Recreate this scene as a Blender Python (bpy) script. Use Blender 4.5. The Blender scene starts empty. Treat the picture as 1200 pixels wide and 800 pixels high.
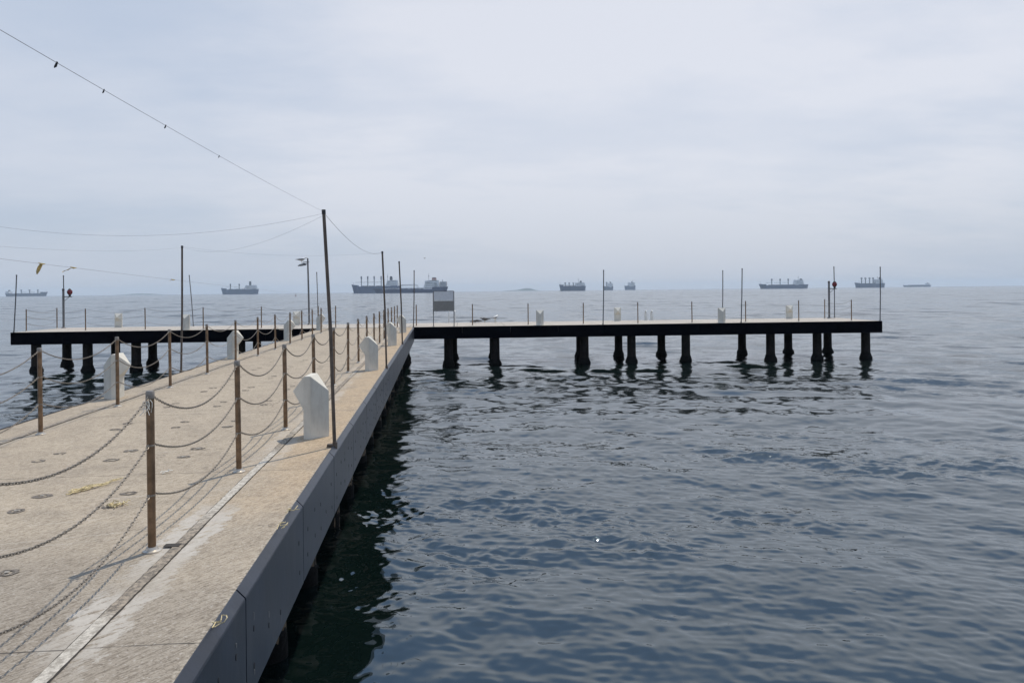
import bpy, bmesh, math, random
import numpy as np
from mathutils import Vector, Matrix
random.seed(7)
rad = math.radians
S = bpy.context.scene
COL = S.collection
DECK = 1.85            # deck height above the water
CAMZ = 3.5
RX, LX = -1.07, -5.42  # right and left faces of the walkway
YAW = rad(5.7)
SUN_AZ, SUN_EL = rad(36), rad(64)

# ------------------------------------------------------------------ helpers
class MB:
    """collects simple shapes and links them as ONE mesh object"""
    def __init__(s): s.v = []; s.f = []; s.mi = []
    def add(s, vs, fs, m=0):
        o = len(s.v); s.v += [tuple(v) for v in vs]
        for f in fs: s.f.append(tuple(i + o for i in f)); s.mi.append(m)
    def box(s, x0, x1, y0, y1, z0, z1, m=0):
        s.add([(x0,y0,z0),(x1,y0,z0),(x1,y1,z0),(x0,y1,z0),(x0,y0,z1),(x1,y0,z1),(x1,y1,z1),(x0,y1,z1)],
              [(0,3,2,1),(4,5,6,7),(0,1,5,4),(1,2,6,5),(2,3,7,6),(3,0,4,7)], m)
    def tube(s, pts, rs, n=8, m=0, cap=True, closed=False):
        pts = [Vector(p) for p in pts]
        if not hasattr(rs, '__len__'): rs = [rs]*len(pts)
        vs = []; fs = []; k = len(pts); ref = None
        for i, p in enumerate(pts):
            if closed: t = pts[(i+1) % k] - pts[i-1]
            else: t = pts[min(i+1,k-1)] - pts[max(i-1,0)]
            t.normalize()
            if ref is None: ref = Vector((0,0,1)) if abs(t.z) < .9 else Vector((1,0,0))
            a = t.cross(ref); 
            if a.length < 1e-6: a = t.cross(Vector((0,1,0)))
            a.normalize(); b = t.cross(a); ref = -b if False else ref
            for j in range(n):
                w = 2*math.pi*j/n
                vs.append(p + (a*math.cos(w) + b*math.sin(w))*rs[i])
        for i in range(k if closed else k-1):
            for j in range(n):
                q = (i+1) % k
                fs.append((i*n+j, i*n+(j+1)%n, q*n+(j+1)%n, q*n+j))
        if cap and not closed:
            fs.append(tuple(range(n))[::1]); fs.append(tuple(range((k-1)*n, k*n))[::-1])
        s.add(vs, fs, m)
    def lathe(s, prof, n=16, c=(0,0,0), m=0):
        vs = []; fs = []; k = len(prof)
        for r, z in prof:
            for j in range(n):
                w = 2*math.pi*j/n
                vs.append((c[0]+r*math.cos(w), c[1]+r*math.sin(w), c[2]+z))
        for i in range(k-1):
            for j in range(n): fs.append((i*n+j, i*n+(j+1)%n, (i+1)*n+(j+1)%n, (i+1)*n+j))
        fs.append(tuple(range(n))[::-1]); fs.append(tuple(range((k-1)*n, k*n)))
        s.add(vs, fs, m)
    def prism(s, poly, y0, y1, m=0):
        """poly in (x,z), extruded along y"""
        n = len(poly)
        vs = [(x,y0,z) for x,z in poly] + [(x,y1,z) for x,z in poly]
        fs = [tuple(range(n)), tuple(range(n,2*n))[::-1]] + [(i,(i+n),((i+1)%n)+n,(i+1)%n) for i in range(n)]
        s.add(vs, fs, m)
    def build(s, name, mats, parent=None, smooth=False, bevel=0, fix=True):
        me = bpy.data.meshes.new(name)
        me.from_pydata(s.v, [], s.f)
        mats = mats if isinstance(mats, (list, tuple)) else [mats]
        for m in mats: me.materials.append(m)
        me.polygons.foreach_set('material_index', s.mi)
        if fix or bevel:
            bm = bmesh.new(); bm.from_mesh(me)
            if fix: bmesh.ops.recalc_face_normals(bm, faces=bm.faces)
            if bevel:
                ed = [e for e in bm.edges if len(e.link_faces) == 2 and e.calc_face_angle(0) > .5]
                bmesh.ops.bevel(bm, geom=ed, offset=bevel, segments=2, affect='EDGES', clamp_overlap=True)
            bm.to_mesh(me); bm.free()
        if smooth:
            me.polygons.foreach_set('use_smooth', [True]*len(me.polygons))
            try: me.set_sharp_from_angle(angle=rad(40))
            except Exception: pass
        o = bpy.data.objects.new(name, me); COL.objects.link(o)
        if parent: o.parent = parent
        return o

def tag(o, label=None, cat=None, group=None, kind=None):
    if label: o['label'] = label
    if cat: o['category'] = cat
    if group: o['group'] = group
    if kind: o['kind'] = kind
    return o
def empty(name, loc=(0,0,0), rz=0):
    o = bpy.data.objects.new(name, None); COL.objects.link(o)
    o.location = loc; o.rotation_euler.z = rz; o.empty_display_size = .2
    return o
KIDS = {}
def children(o): return [c for c in bpy.data.objects if c.parent == o]
def dup(o, loc=None, rz=None, parent=None):
    kids = children(o)
    c = o.copy(); COL.objects.link(c)
    if parent: c.parent = parent
    if loc is not None: c.location = loc
    if rz is not None: c.rotation_euler.z = rz
    for k in kids: dup(k, parent=c)
    return c
ORD = ['nearest','second','third','fourth','fifth','sixth','seventh','eighth','ninth','tenth','eleventh','twelfth','thirteenth','fourteenth','fifteenth','sixteenth','seventeenth']

# ------------------------------------------------------------------ materials
def mat(name):
    m = bpy.data.materials.new(name); m.use_nodes = True
    nt = m.node_tree; b = nt.nodes['Principled BSDF']
    return m, nt, b
def N(nt, t, **kw):
    n = nt.nodes.new(t)
    for k, v in kw.items():
        if k.startswith('i_'):
            key = k[2:]; key = int(key) if key.isdigit() else key.replace('_', ' ')
            n.inputs[key].default_value = v
        else: setattr(n, k, v)
    return n
def L(nt, a, b): nt.links.new(a, b)
def math_(nt, op, a, b=None, c=None, clamp=False):
    n = nt.nodes.new('ShaderNodeMath'); n.operation = op; n.use_clamp = clamp
    for i, v in enumerate((a, b, c)):
        if v is None: continue
        if hasattr(v, 'is_output'): nt.links.new(v, n.inputs[i])
        else: n.inputs[i].default_value = v
    return n.outputs[0]
def mix(nt, f, a, b, mode='MIX'):
    n = nt.nodes.new('ShaderNodeMix'); n.data_type = 'RGBA'; n.blend_type = mode
    for i, v in ((0, f), (6, a), (7, b)):
        if hasattr(v, 'is_output'): nt.links.new(v, n.inputs[i])
        elif i and not hasattr(v, 'is_output'): n.inputs[i].default_value = (*v[:3], 1)
        else: n.inputs[i].default_value = v
    return n.outputs[2]
def noise(nt, vec, scale, detail=3, rough=.55, out=0):
    n = N(nt, 'ShaderNodeTexNoise'); n.inputs['Scale'].default_value = scale
    n.inputs['Detail'].default_value = detail; n.inputs['Roughness'].default_value = rough
    if vec is not None: nt.links.new(vec, n.inputs['Vector'])
    return n.outputs[out]
def mapping(nt, vec, scale=(1,1,1), rot=(0,0,0), loc=(0,0,0)):
    n = N(nt, 'ShaderNodeMapping'); n.inputs['Scale'].default_value = scale
    n.inputs['Rotation'].default_value = rot; n.inputs['Location'].default_value = loc
    nt.links.new(vec, n.inputs['Vector']); return n.outputs[0]
def turned(nt, vec, deg, scale):
    """stretch a pattern along a direction: turn first, then scale"""
    return mapping(nt, mapping(nt, vec, (1,1,1), (0,0,rad(-deg))), scale)
def smooth(nt, v, a, b, lo=0., hi=1.):
    n = N(nt, 'ShaderNodeMapRange'); n.interpolation_type = 'SMOOTHSTEP'
    for k, x in zip(('From Min','From Max','To Min','To Max'), (a,b,lo,hi)): n.inputs[k].default_value = x
    nt.links.new(v, n.inputs['Value']); return n.outputs[0]
def coord(nt, which='Object'): return N(nt, 'ShaderNodeTexCoord').outputs[which]
def bump(nt, b, h, dist, strength=1.):
    n = N(nt, 'ShaderNodeBump'); n.inputs['Distance'].default_value = dist; n.inputs['Strength'].default_value = strength
    nt.links.new(h, n.inputs['Height']); nt.links.new(n.outputs[0], b.inputs['Normal'])

def simple(name, col, rough=.6, metal=0., var=.25, scale=8., spec=None, bmp=0., stain=None):
    m, nt, b = mat(name)
    v = coord(nt)
    f = noise(nt, v, scale, 5, .6)
    f = smooth(nt, f, .3, .7)
    lo = tuple(c*(1-var) for c in col); hi = tuple(min(1, c*(1+var)) for c in col)
    c = mix(nt, f, lo, hi)
    if stain:
        g = smooth(nt, noise(nt, mapping(nt, v, (1,1,.25)), scale*1.7, 4, .65), .5, .72)
        c = mix(nt, math_(nt, 'MULTIPLY', g, .8), c, stain)
    L(nt, c, b.inputs['Base Color'])
    b.inputs['Roughness'].default_value = rough; b.inputs['Metallic'].default_value = metal
    if spec is not None: b.inputs['Specular IOR Level'].default_value = spec
    if bmp: bump(nt, b, noise(nt, v, scale*4, 4, .6), bmp)
    return m

def deck_material(name, walkway):
    """brushed precast concrete: warm stains, worn grey near end, joints, spilt cement beside the cable channel"""
    m, nt, b = mat(name)
    v = coord(nt)
    sep = N(nt, 'ShaderNodeSeparateXYZ'); L(nt, v, sep.inputs[0]); X, Y = sep.outputs[0], sep.outputs[1]
    grey, tan, dark = ((.432,.366,.283), (.505,.385,.255), (.275,.235,.188)) if walkway else ((.50,.465,.415), (.5,.45,.38), (.33,.30,.265))
    big = smooth(nt, noise(nt, v, .45, 4, .6), .35, .65)
    c = mix(nt, big, grey, (.475,.405,.312) if walkway else (.56,.52,.465))
    if walkway:
        edge = smooth(nt, math_(nt,'ADD', X, math_(nt,'MULTIPLY', noise(nt, v, .9, 4, .6), .9)), -1.55, -.85)
        far = smooth(nt, math_(nt,'ADD', Y, math_(nt,'MULTIPLY', noise(nt, v, .6, 3, .6), 3.)), 6., 9.5)
        c = mix(nt, math_(nt,'MULTIPLY', math_(nt,'MULTIPLY', edge, far), .85), c, tan)
        near = smooth(nt, math_(nt,'ADD', Y, math_(nt,'MULTIPLY', noise(nt, v, .8, 4, .6), 4.)), 8.2, 5.2)
        c = mix(nt, math_(nt,'MULTIPLY', near, .75), c, (.305,.272,.228))
    blot = smooth(nt, noise(nt, v, 2.2, 6, .7), .42, .75)
    c = mix(nt, math_(nt,'MULTIPLY', blot, .5), c, dark)
    # broom strokes run across the walkway, a little askew
    st = noise(nt, turned(nt, v, 50, (16, 85, 5)), 1., 4, .7)
    c = mix(nt, smooth(nt, st, .44, .64), c, mix(nt, 1., c, (.60,.575,.55), 'MULTIPLY'))
    st2 = smooth(nt, noise(nt, turned(nt, v, 46, (5, 30, 3)), 1., 3, .6), .5, .75)
    c = mix(nt, math_(nt,'MULTIPLY', st2, .35), c, mix(nt, 1., c, (1.22,1.2,1.18), 'MULTIPLY'))
    sp = noise(nt, v, 75, 4, .72)
    c = mix(nt, smooth(nt, sp, .5, .68), c, mix(nt, 1., c, (.56,.535,.51), 'MULTIPLY'))
    peb = smooth(nt, noise(nt, v, 52, 4, .7), .55, .68)
    c = mix(nt, math_(nt,'MULTIPLY', peb, .5), c, (.55,.51,.46))
    if walkway:
        # spilt cement either side of the channel
        for xs, wd, amt in ((-1.70, .17, .95), (-4.86, .06, .6)):
            d = math_(nt,'ABSOLUTE', math_(nt,'SUBTRACT', X, xs))
            ragged = math_(nt,'ADD', d, math_(nt,'MULTIPLY', math_(nt,'SUBTRACT', noise(nt, turned(nt, v, 50, (4.,7.,5.)), 1., 8, .78), .5), .46))
            where = smooth(nt, noise(nt, mapping(nt, v, (.3,.55,1)), 1.1, 3, .6), .38, .56)
            reach = math_(nt,'MULTIPLY', smooth(nt, ragged, wd, wd*.8), where)
            reach = math_(nt,'MULTIPLY', reach, smooth(nt, noise(nt, turned(nt, v, 50, (9.,22.,9.)), 1., 6, .75), .40, .47))
            if xs > -2: reach = math_(nt,'MULTIPLY', reach, smooth(nt, Y, 7.2, 5.2, .5, 1.))
            c = mix(nt, math_(nt,'MULTIPLY', reach, amt), c, mix(nt, noise(nt, v, 30, 4, .7), (.34,.31,.27), (.62,.58,.52)))
        # slab joints every two panels
        yy = math_(nt,'ADD', math_(nt,'SUBTRACT', Y, 3.69-35), math_(nt,'MULTIPLY', math_(nt,'SUBTRACT', noise(nt, v, 3., 3, .6), .5), .03))
        dj = math_(nt,'ABSOLUTE', math_(nt,'SUBTRACT', math_(nt,'MODULO', yy, 3.5), 1.75))
        jn = math_(nt,'MULTIPLY', smooth(nt, dj, 1.7415, 1.7465), smooth(nt, noise(nt, mapping(nt, v, (1.5,.4,1)), 1.5, 2), .36, .5, .25, 1.))
        c = mix(nt, math_(nt,'MULTIPLY', jn, .85), c, (.05,.045,.04))
    else:
        yy = math_(nt,'ADD', X, 100.35)
        dj = math_(nt,'ABSOLUTE', math_(nt,'SUBTRACT', math_(nt,'MODULO', yy, 2.25), 1.125))
        c = mix(nt, math_(nt,'MULTIPLY', smooth(nt, dj, 1.110, 1.116), .7), c, (.06,.055,.05))
    vo = N(nt, 'ShaderNodeTexVoronoi', feature='DISTANCE_TO_EDGE'); vo.inputs['Scale'].default_value = .55
    wv = N(nt, 'ShaderNodeVectorMath', operation='ADD'); L(nt, v, wv.inputs[0])
    ws = N(nt, 'ShaderNodeVectorMath', operation='SCALE'); L(nt, noise(nt, v, 2.2, 5, .65, out=1), ws.inputs[0]); ws.inputs['Scale'].default_value = .7
    L(nt, ws.outputs[0], wv.inputs[1]); L(nt, wv.outputs[0], vo.inputs['Vector'])
    cr = math_(nt,'MULTIPLY', smooth(nt, vo.outputs['Distance'], .006, .001), smooth(nt, noise(nt, v, .7, 3, .5), .55, .62))
    c = mix(nt, math_(nt,'MULTIPLY', cr, .7), c, (.07,.06,.05))
    drag = math_(nt,'MULTIPLY', smooth(nt, noise(nt, turned(nt, v, 12, (.35, 26, 1)), 1., 3, .5), .66, .72), smooth(nt, noise(nt, v, 1.3, 2), .5, .62))
    c = mix(nt, math_(nt,'MULTIPLY', drag, .4), c, (.55,.51,.45))
    if walkway:
        rim = math_(nt,'MULTIPLY', smooth(nt, math_(nt,'ADD', X, math_(nt,'MULTIPLY', noise(nt, v, 14., 5, .7), .09)), -1.125, -1.09), .45)
        c = mix(nt, rim, c, mix(nt, smooth(nt, noise(nt, v, 40., 3, .6), .4, .6), (.17,.15,.12), (.62,.56,.46)))
    L(nt, c, b.inputs['Base Color']); b.inputs['Roughness'].default_value = .85
    b.inputs['Specular IOR Level'].default_value = .3
    h = math_(nt,'ADD', math_(nt,'MULTIPLY', st, .6), math_(nt,'MULTIPLY', sp, .5))
    bump(nt, b, h, .006, .9)
    return m

def sea_material():
    m, nt, b = mat('sea_water')
    g = N(nt, 'ShaderNodeNewGeometry'); P = g.outputs['Position']
    at = N(nt, 'ShaderNodeAttribute', attribute_name='chop', attribute_type='GEOMETRY').outputs['Fac']
    def slopes(scale, stretch, rot, detail, rough):
        return noise(nt, mapping(nt, P, (scale*stretch, scale, 1), (0,0,rot)), 1., detail, rough, out=1)
    def centred(col, k):
        n = N(nt, 'ShaderNodeVectorMath', operation='SUBTRACT'); L(nt, col, n.inputs[0]); n.inputs[1].default_value = (.5,.5,.5)
        s = N(nt, 'ShaderNodeVectorMath', operation='SCALE'); L(nt, n.outputs[0], s.inputs[0])
        if hasattr(k, 'is_output'): L(nt, k, s.inputs['Scale'])
        else: s.inputs['Scale'].default_value = k
        return s.outputs[0]
    # wind patches: ruffled and slicker areas
    patch = noise(nt, mapping(nt, P, (.035,.085,1), (0,0,rad(-10))), 1., 4, .6)
    patch = smooth(nt, patch, .34, .66, .4, 1.25)
    streak = noise(nt, mapping(nt, P, (.012,.05,1), (0,0,rad(3))), 1., 5, .7)
    streak = smooth(nt, streak, .36, .64, .55, 1.3)
    ru = N(nt, 'ShaderNodeAttribute', attribute_name='ruffle', attribute_type='GEOMETRY').outputs['Fac']
    ruf = math_(nt,'MULTIPLY_ADD', ru, 1.2, .5)
    patch = math_(nt,'MULTIPLY', math_(nt,'MULTIPLY', patch, streak), ruf)
    fine = centred(slopes(8., .6, rad(8), 3, .6), math_(nt,'MULTIPLY', patch, .34))
    mid = centred(slopes(2.3, .55, rad(-12), 4, .65), math_(nt,'MULTIPLY', patch, .42))
    far = centred(slopes(.55, .42, rad(4), 4, .6), math_(nt,'MULTIPLY', math_(nt,'MULTIPLY', at, streak), .62))
    def swell(sx, sy, lo, hi, amt):
        v = centred(noise(nt, mapping(nt, P, (sx, sy, 1)), 1., 3, .55, out=1), math_(nt,'MULTIPLY', smooth(nt, at, lo, hi), amt*1.2)); return v
    f2, f3 = swell(.34, .15, .6, .95, .62), swell(.10, .040, .9, 1., .50)
    fs = N(nt, 'ShaderNodeVectorMath', operation='ADD'); L(nt, f2, fs.inputs[0]); L(nt, f3, fs.inputs[1])
    f_all = N(nt, 'ShaderNodeVectorMath', operation='ADD'); L(nt, fs.outputs[0], f_all.inputs[0]); L(nt, far, f_all.inputs[1]); far = f_all.outputs[0]
    a = N(nt, 'ShaderNodeVectorMath', operation='ADD'); L(nt, fine, a.inputs[0]); L(nt, mid, a.inputs[1])
    a2 = N(nt, 'ShaderNodeVectorMath', operation='ADD'); L(nt, a.outputs[0], a2.inputs[0]); L(nt, far, a2.inputs[1])
    fl = N(nt, 'ShaderNodeVectorMath', operation='MULTIPLY'); L(nt, a2.outputs[0], fl.inputs[0]); fl.inputs[1].default_value = (1,1,0)
    ad = N(nt, 'ShaderNodeVectorMath', operation='ADD'); L(nt, fl.outputs[0], ad.inputs[0]); L(nt, g.outputs['Normal'], ad.inputs[1])
    nn = N(nt, 'ShaderNodeVectorMath', operation='NORMALIZE'); L(nt, ad.outputs[0], nn.inputs[0])
    L(nt, nn.outputs[0], b.inputs['Normal'])
    murk = noise(nt, P, .16, 3, .6)
    L(nt, mix(nt, murk, (.003,.0075,.0075), (.004,.0095,.0085)), b.inputs['Base Color'])
    L(nt, math_(nt,'ADD', math_(nt,'MULTIPLY', at, .10), .025), b.inputs['Roughness'])
    b.inputs['IOR'].default_value = 2.05
    b.inputs['Specular Tint'].default_value = (.70,.87,1,1)
    return m

M = dict(
    deck=deck_material('brushed_concrete', True), tdeck=deck_material('pale_concrete', False),
    channel=None,
    groove=simple('groove_dirt', (.05,.045,.04), .95),
    fascia=simple('blue_grey_panel', (.012,.018,.032), .36, 0., .3, 2.2, bmp=.0015, stain=(.030,.036,.048)),
    tbeam=simple('dark_rubber_beam', (.003,.0034,.006), .8, 0., .3, 2., spec=.0),
    bolt=simple('bolt_hole', (.012,.013,.016), .5), glint=simple('painted_glint', (.25,.26,.27), .8),  # second one: pale colour standing in for light glinting at the bolts
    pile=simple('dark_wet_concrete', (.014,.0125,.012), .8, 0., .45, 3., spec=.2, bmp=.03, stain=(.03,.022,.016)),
    ppile=simple('rusty_concrete_pile', (.11,.08,.05), .8, 0., .4, 3., bmp=.03, stain=(.04,.035,.025)),
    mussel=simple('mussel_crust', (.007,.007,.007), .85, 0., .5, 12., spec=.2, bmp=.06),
    pillar=simple('white_pillar_concrete', (.64,.615,.545), .85, 0., .08, 4., bmp=.003, stain=(.535,.505,.44)),
    post=simple('bronzed_steel', (.20,.128,.076), .34, .45, .3, 14.),
    postcap=simple('scuffed_cap', (.24,.215,.19), .45, .5, .25, 20.),
    flange=simple('bright_flange', (.50,.46,.40), .35, .6, .3, 25.),
    chain=simple('galvanised_chain', (.25,.22,.185), .42, .6, .3, 30.),
    pole=simple('painted_brown_pole', (.105,.082,.066), .5, .2, .3, 9., stain=(.2,.15,.11)),
    greypole=simple('grey_pole', (.15,.15,.155), .5, .2, .25, 9.),
    line=simple('cord_fibre', (.30,.31,.34), .9), knot=simple('cord_knot', (.05,.05,.055), .9),
    rag=simple('sun_bleached_yellow_rag', (.55,.42,.18), .9, 0., .35, 20.),
    straw=simple('frayed_yellow_rope', (.60,.50,.29), .9, 0., .35, 40.),
    string=simple('white_string', (.7,.68,.62), .9),
    signup=simple('sign_back_grey', (.72,.73,.75), .6, var=.05), signlo=simple('sign_back_dark', (.27,.258,.24), .7, var=.06),
    signwhite=simple('sign_rail_white', (.72,.72,.70), .5),
    red=simple('red_lantern_glass', (.15,.012,.018), .25), black=simple('black_plastic', (.02,.02,.022), .5),
    lamphead=simple('lamp_head_grey', (.17,.18,.19), .4, .3),
    gullw=simple('gull_white', (.75,.75,.73), .8), gullg=simple('gull_grey', (.20,.21,.23), .8), gullb=simple('gull_dark', (.10,.09,.085), .8),
    beak=simple('beak_yellow', (.55,.38,.08), .6),
    sockd=simple('socket_dark', (.15,.13,.11), .9, 0., .6, 40.), sockl=simple('socket_fill', (.30,.28,.25), .9, var=.5, scale=60.),
    white=simple('weathered_white_steel', (.66,.66,.63), .5, var=.1),
    hillm=simple('distant_scrub', (.06,.08,.05), .9, scale=.01),
    buoym=simple('buoy_orange', (.25,.08,.04), .5),
)
M['sea'] = sea_material()
def channel_material():
    m, nt, b = mat('channel_cement'); v = coord(nt)
    sep = N(nt, 'ShaderNodeSeparateXYZ'); L(nt, v, sep.inputs[0]); Y = sep.outputs[1]
    wob = math_(nt,'ADD', Y, math_(nt,'MULTIPLY', math_(nt,'SUBTRACT', noise(nt, v, 4., 4, .7), .5), .5))
    pale = math_(nt,'ADD', smooth(nt, wob, 4.05, 3.9), math_(nt,'MULTIPLY', smooth(nt, wob, 5.3, 6.), smooth(nt, wob, 8.3, 7.8)))
    pale = math_(nt,'ADD', pale, math_(nt,'MULTIPLY', smooth(nt, noise(nt, mapping(nt, v, (.5,.35,1)), 1., 4, .65), .5, .62), math_(nt,'MULTIPLY', smooth(nt, wob, 8., 9.), .6)), clamp=True)
    f = smooth(nt, noise(nt, v, 26., 7, .8), .38, .62)
    c = mix(nt, pale, mix(nt, f, (.12,.105,.088), (.38,.32,.25)), mix(nt, f, (.30,.272,.23), (.60,.56,.49)))
    L(nt, c, b.inputs['Base Color']); b.inputs['Roughness'].default_value = .9
    bump(nt, b, noise(nt, v, 60., 4, .7), .004); return m
M['channel'] = channel_material()

# ------------------------------------------------------------------ sea: real waves on one sheet out to the horizon
def build_sea():
    rng = np.random.default_rng(5)
    f = 880*CAMZ
    phi = np.concatenate([np.linspace(-180, -41, 40, endpoint=False), np.linspace(-41, 41, 1150), np.linspace(41, 180, 40)[1:]])
    phi = np.radians(phi)
    d = np.arange(520, 18, -.7)
    r1 = f/d
    r2 = np.geomspace(r1[-1], 7200, 130)[1:]
    r = np.concatenate([np.linspace(.3, r1[0], 14)[:-1], r1, r2])
    dr = np.gradient(r)
    R, PH = np.meshgrid(r, phi, indexing='ij')
    DR = np.repeat(dr[:,None], len(phi), 1)
    X = R*np.sin(PH+YAW); Y = R*np.cos(PH+YAW)
    Z = np.zeros_like(X); tot = 0; kept = np.zeros_like(X)
    lam = np.geomspace(.12, 9, 120)
    coarse = np.repeat((np.abs(phi) > rad(41.3))[None,:], len(r), 0)
    DRe = np.where(coarse, 3, DR)
    # ruffle: cat's-paw patches a few metres across, drawn out along the crests
    ruf = np.zeros_like(X)
    for q in range(16):
        lq = rng.uniform(1.3, 4.) if q < 9 else rng.uniform(4., 15.); tq = rad(195)+rng.normal(0, rad(32)); kq = 2*math.pi/lq
        ruf += np.sin(kq*(X*math.sin(tq)+Y*math.cos(tq)) + rng.random()*6.283)*(lq/10)**.3
    ruf /= ruf.std()
    ruf = np.clip((ruf-.25)/1.5, 0, 1); ruf = ruf*ruf*(3-2*ruf)
    for l in lam:
        th = rad(205) + rng.normal(0, rad(32 if l > 1.5 else 58))      # heading, towards the viewer and a little left
        k = 2*math.pi/l
        s = .0300*(.75+.5*rng.random())*(1.0 if l < .42 else (.42/l)**.52*(1.15 if .9 < l < 4 else 1.))
        a = s/k
        w = np.clip((l/DRe - 2.)/1.6, 0, 1)
        phs = k*(X*math.sin(th)+Y*math.cos(th)) + rng.random()*6.283
        # wave groups: each train swells and fades along its own slow beat
        kb = k/rng.uniform(5, 9); tb = th + rng.normal(0, .9)
        env = .55+.45*np.sin(kb*(X*math.sin(tb)+Y*math.cos(tb)) + rng.random()*6.283)
        sn = np.sin(phs)
        Z += a*w*env*1.3*sn*((.68+.95*ruf) if l < 1.2 else (.85+.3*ruf))
        tot += s*s; kept += s*s*w*w
    chop = np.sqrt(np.clip(1-kept/tot, 0, 1))
    nr, nc = X.shape
    co = np.stack([X, Y, Z], -1).reshape(-1, 3).astype(np.float32)
    i = np.arange(nr-1)[:,None]*nc + np.arange(nc-1)[None,:]
    q = np.stack([i, i+nc, i+nc+1, i+1], -1).reshape(-1, 4)
    me = bpy.data.meshes.new('sea')
    me.vertices.add(len(co)); me.vertices.foreach_set('co', co.ravel())
    me.loops.add(q.size); me.loops.foreach_set('vertex_index', q.ravel().astype(np.int32))
    me.polygons.add(len(q)); me.polygons.foreach_set('loop_start', np.arange(0, q.size, 4, dtype=np.int32))
    try: me.polygons.foreach_set('loop_total', np.full(len(q), 4, dtype=np.int32))
    except Exception: pass
    me.polygons.foreach_set('use_smooth', np.ones(len(q), dtype=bool))
    at = me.attributes.new('chop', 'FLOAT', 'POINT'); at.data.foreach_set('value', chop.ravel().astype(np.float32))
    at = me.attributes.new('ruffle', 'FLOAT', 'POINT'); at.data.foreach_set('value', ruf.ravel().astype(np.float32))
    me.materials.append(M['sea']); me.update(); me.validate()
    if me.polygons[len(me.polygons)//2].normal.z < 0: me.flip_normals()
    o = bpy.data.objects.new('sea', me); COL.objects.link(o)
    tag(o, kind='structure')
build_sea()

# ------------------------------------------------------------------ the two piers
def pile_mb(x, y, r=.19, top=1.3, fl=.45):
    b = MB(); rr = random.Random(int(x*97+y*31))
    b.lathe([(r*1.1,-1.6),(r*1.06,.1),(r*1.02,.5),(r*1.0,top)], 14, (x,y,0))
    c = MB(); prof = []
    for z in (-1.4,-.3,-.1,.04,.11,.17,.23,.29): 
        k = 1+fl if z < .07 else 1+fl - (z-.07)*fl*4.2
        prof.append((r*k*(.96+.08*rr.random()), z))
    n = 18; vs = []; fs = []
    for i, (q, z) in enumerate(prof):
        for j in range(n):
            w = 2*math.pi*j/n; e = q*(1+.10*(rr.random()-.5))
            vs.append((x+e*math.cos(w), y+e*math.sin(w), z+.03*(rr.random()-.5)))
    for i in range(len(prof)-1):
        for j in range(n): fs.append((i*n+j, i*n+(j+1)%n, (i+1)*n+(j+1)%n, (i+1)*n+j))
    fs.append(tuple(range(n))[::-1]); fs.append(tuple(range((len(prof)-1)*n, len(prof)*n)))
    c.add(vs, fs)
    return b, c

walk = empty('walkway_pier', (0,0,0))
tag(walk, 'long concrete walkway pier with blue grey side panels leading out to the crossing pier', 'pier')
Y0, Y1 = -3.0, 39.6
def rough_strip(x0, x1, side):
    pass
b = MB()
# deck slab; its right lip is chipped (many short segments, uneven)
rr = random.Random(3)
ys = np.concatenate([np.arange(Y0, 14, .06), np.arange(14, 35.1, .5)])
n = len(ys)
vs = []
for y in ys:
    e = RX-.05 + (rr.random()-.6)*.022
    vs += [(LX+.05, y, DECK), (RX-.12, y, DECK), (e, y, DECK-.006+rr.random()*.006), (e, y, DECK-.3), (LX+.05, y, DECK-.3)]
fs = []
for i in range(n-1):
    for j in range(5): fs.append((i*5+j, i*5+(j+1)%5, (i+1)*5+(j+1)%5, (i+1)*5+j))
fs += [(0,1,2,3,4), tuple(range((n-1)*5, n*5))[::-1]]
b.add(vs, fs)
b.build('deck', M['deck'], walk)
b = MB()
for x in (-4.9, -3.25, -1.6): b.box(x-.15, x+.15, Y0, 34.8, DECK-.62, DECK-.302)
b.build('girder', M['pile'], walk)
# fascia panels, 1.8 m each with a 12 mm gap, top edge folded over the slab
PJ = [-2.86+1.785*k for k in range(22)]
def panel(side, y0, y1, bolts):
    X = RX if side > 0 else LX
    s = side
    poly = [(X-s*.055, DECK+.012), (X-s*.048, DECK+.014), (X-s*.004, DECK-.032), (X, DECK-.042), (X, DECK-.63), (X-s*.03, DECK-.63), (X-s*.03, DECK-.05), (X-s*.055, DECK+.0)]
    b = MB(); b.prism(poly, y0+.008, y1-.008)
    p = b.build('fascia_panel', M['fascia'], walk)
    if bolts:
        rr = random.Random(int(y0*10))
        for i in range(5):
            for zz in ((-.21,-.43) if i % 2 else (-.27,-.49)):
                if rr.random() < .12: continue
                yy = y0 + .2 + (y1-y0-.4)*i/4 + rr.uniform(-.03,.03); z = DECK+zz+rr.uniform(-.015,.015)
                q = MB(); n = 10
                vs = [(X+.0025, yy+.011*math.cos(2*math.pi*k/n), z+.018*math.sin(2*math.pi*k/n)) for k in range(n)]
                vs2 = [(X-.004, v[1], v[2]) for v in vs]
                q.add(vs+vs2, [tuple(range(n)), tuple(range(n,2*n))[::-1]]+[(k,k+n,(k+1)%n+n,(k+1)%n) for k in range(n)])
                q.build('bolt', M['bolt'], p)
                if rr.random() < .3:
                    q = MB(); h = rr.uniform(.02,.05)
                    zt = z-.025 if rr.random()<.6 else z+.05+h
                    q.box(X+.0005, X+.0025, yy-.003, yy+.003, zt-h, zt); q.build('painted_bolt_glint', M['glint'], p)  # thin pale strip, a glint painted by the bolt
for k in range(21):
    y0, y1 = PJ[k], PJ[k+1]
    if y1 > 34.6: y1 = 34.95
    if y0 > 34.5: break
    panel(1, y0, y1, 2.0 < y1 < 17)
    panel(-1, y0, y1, False)
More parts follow.
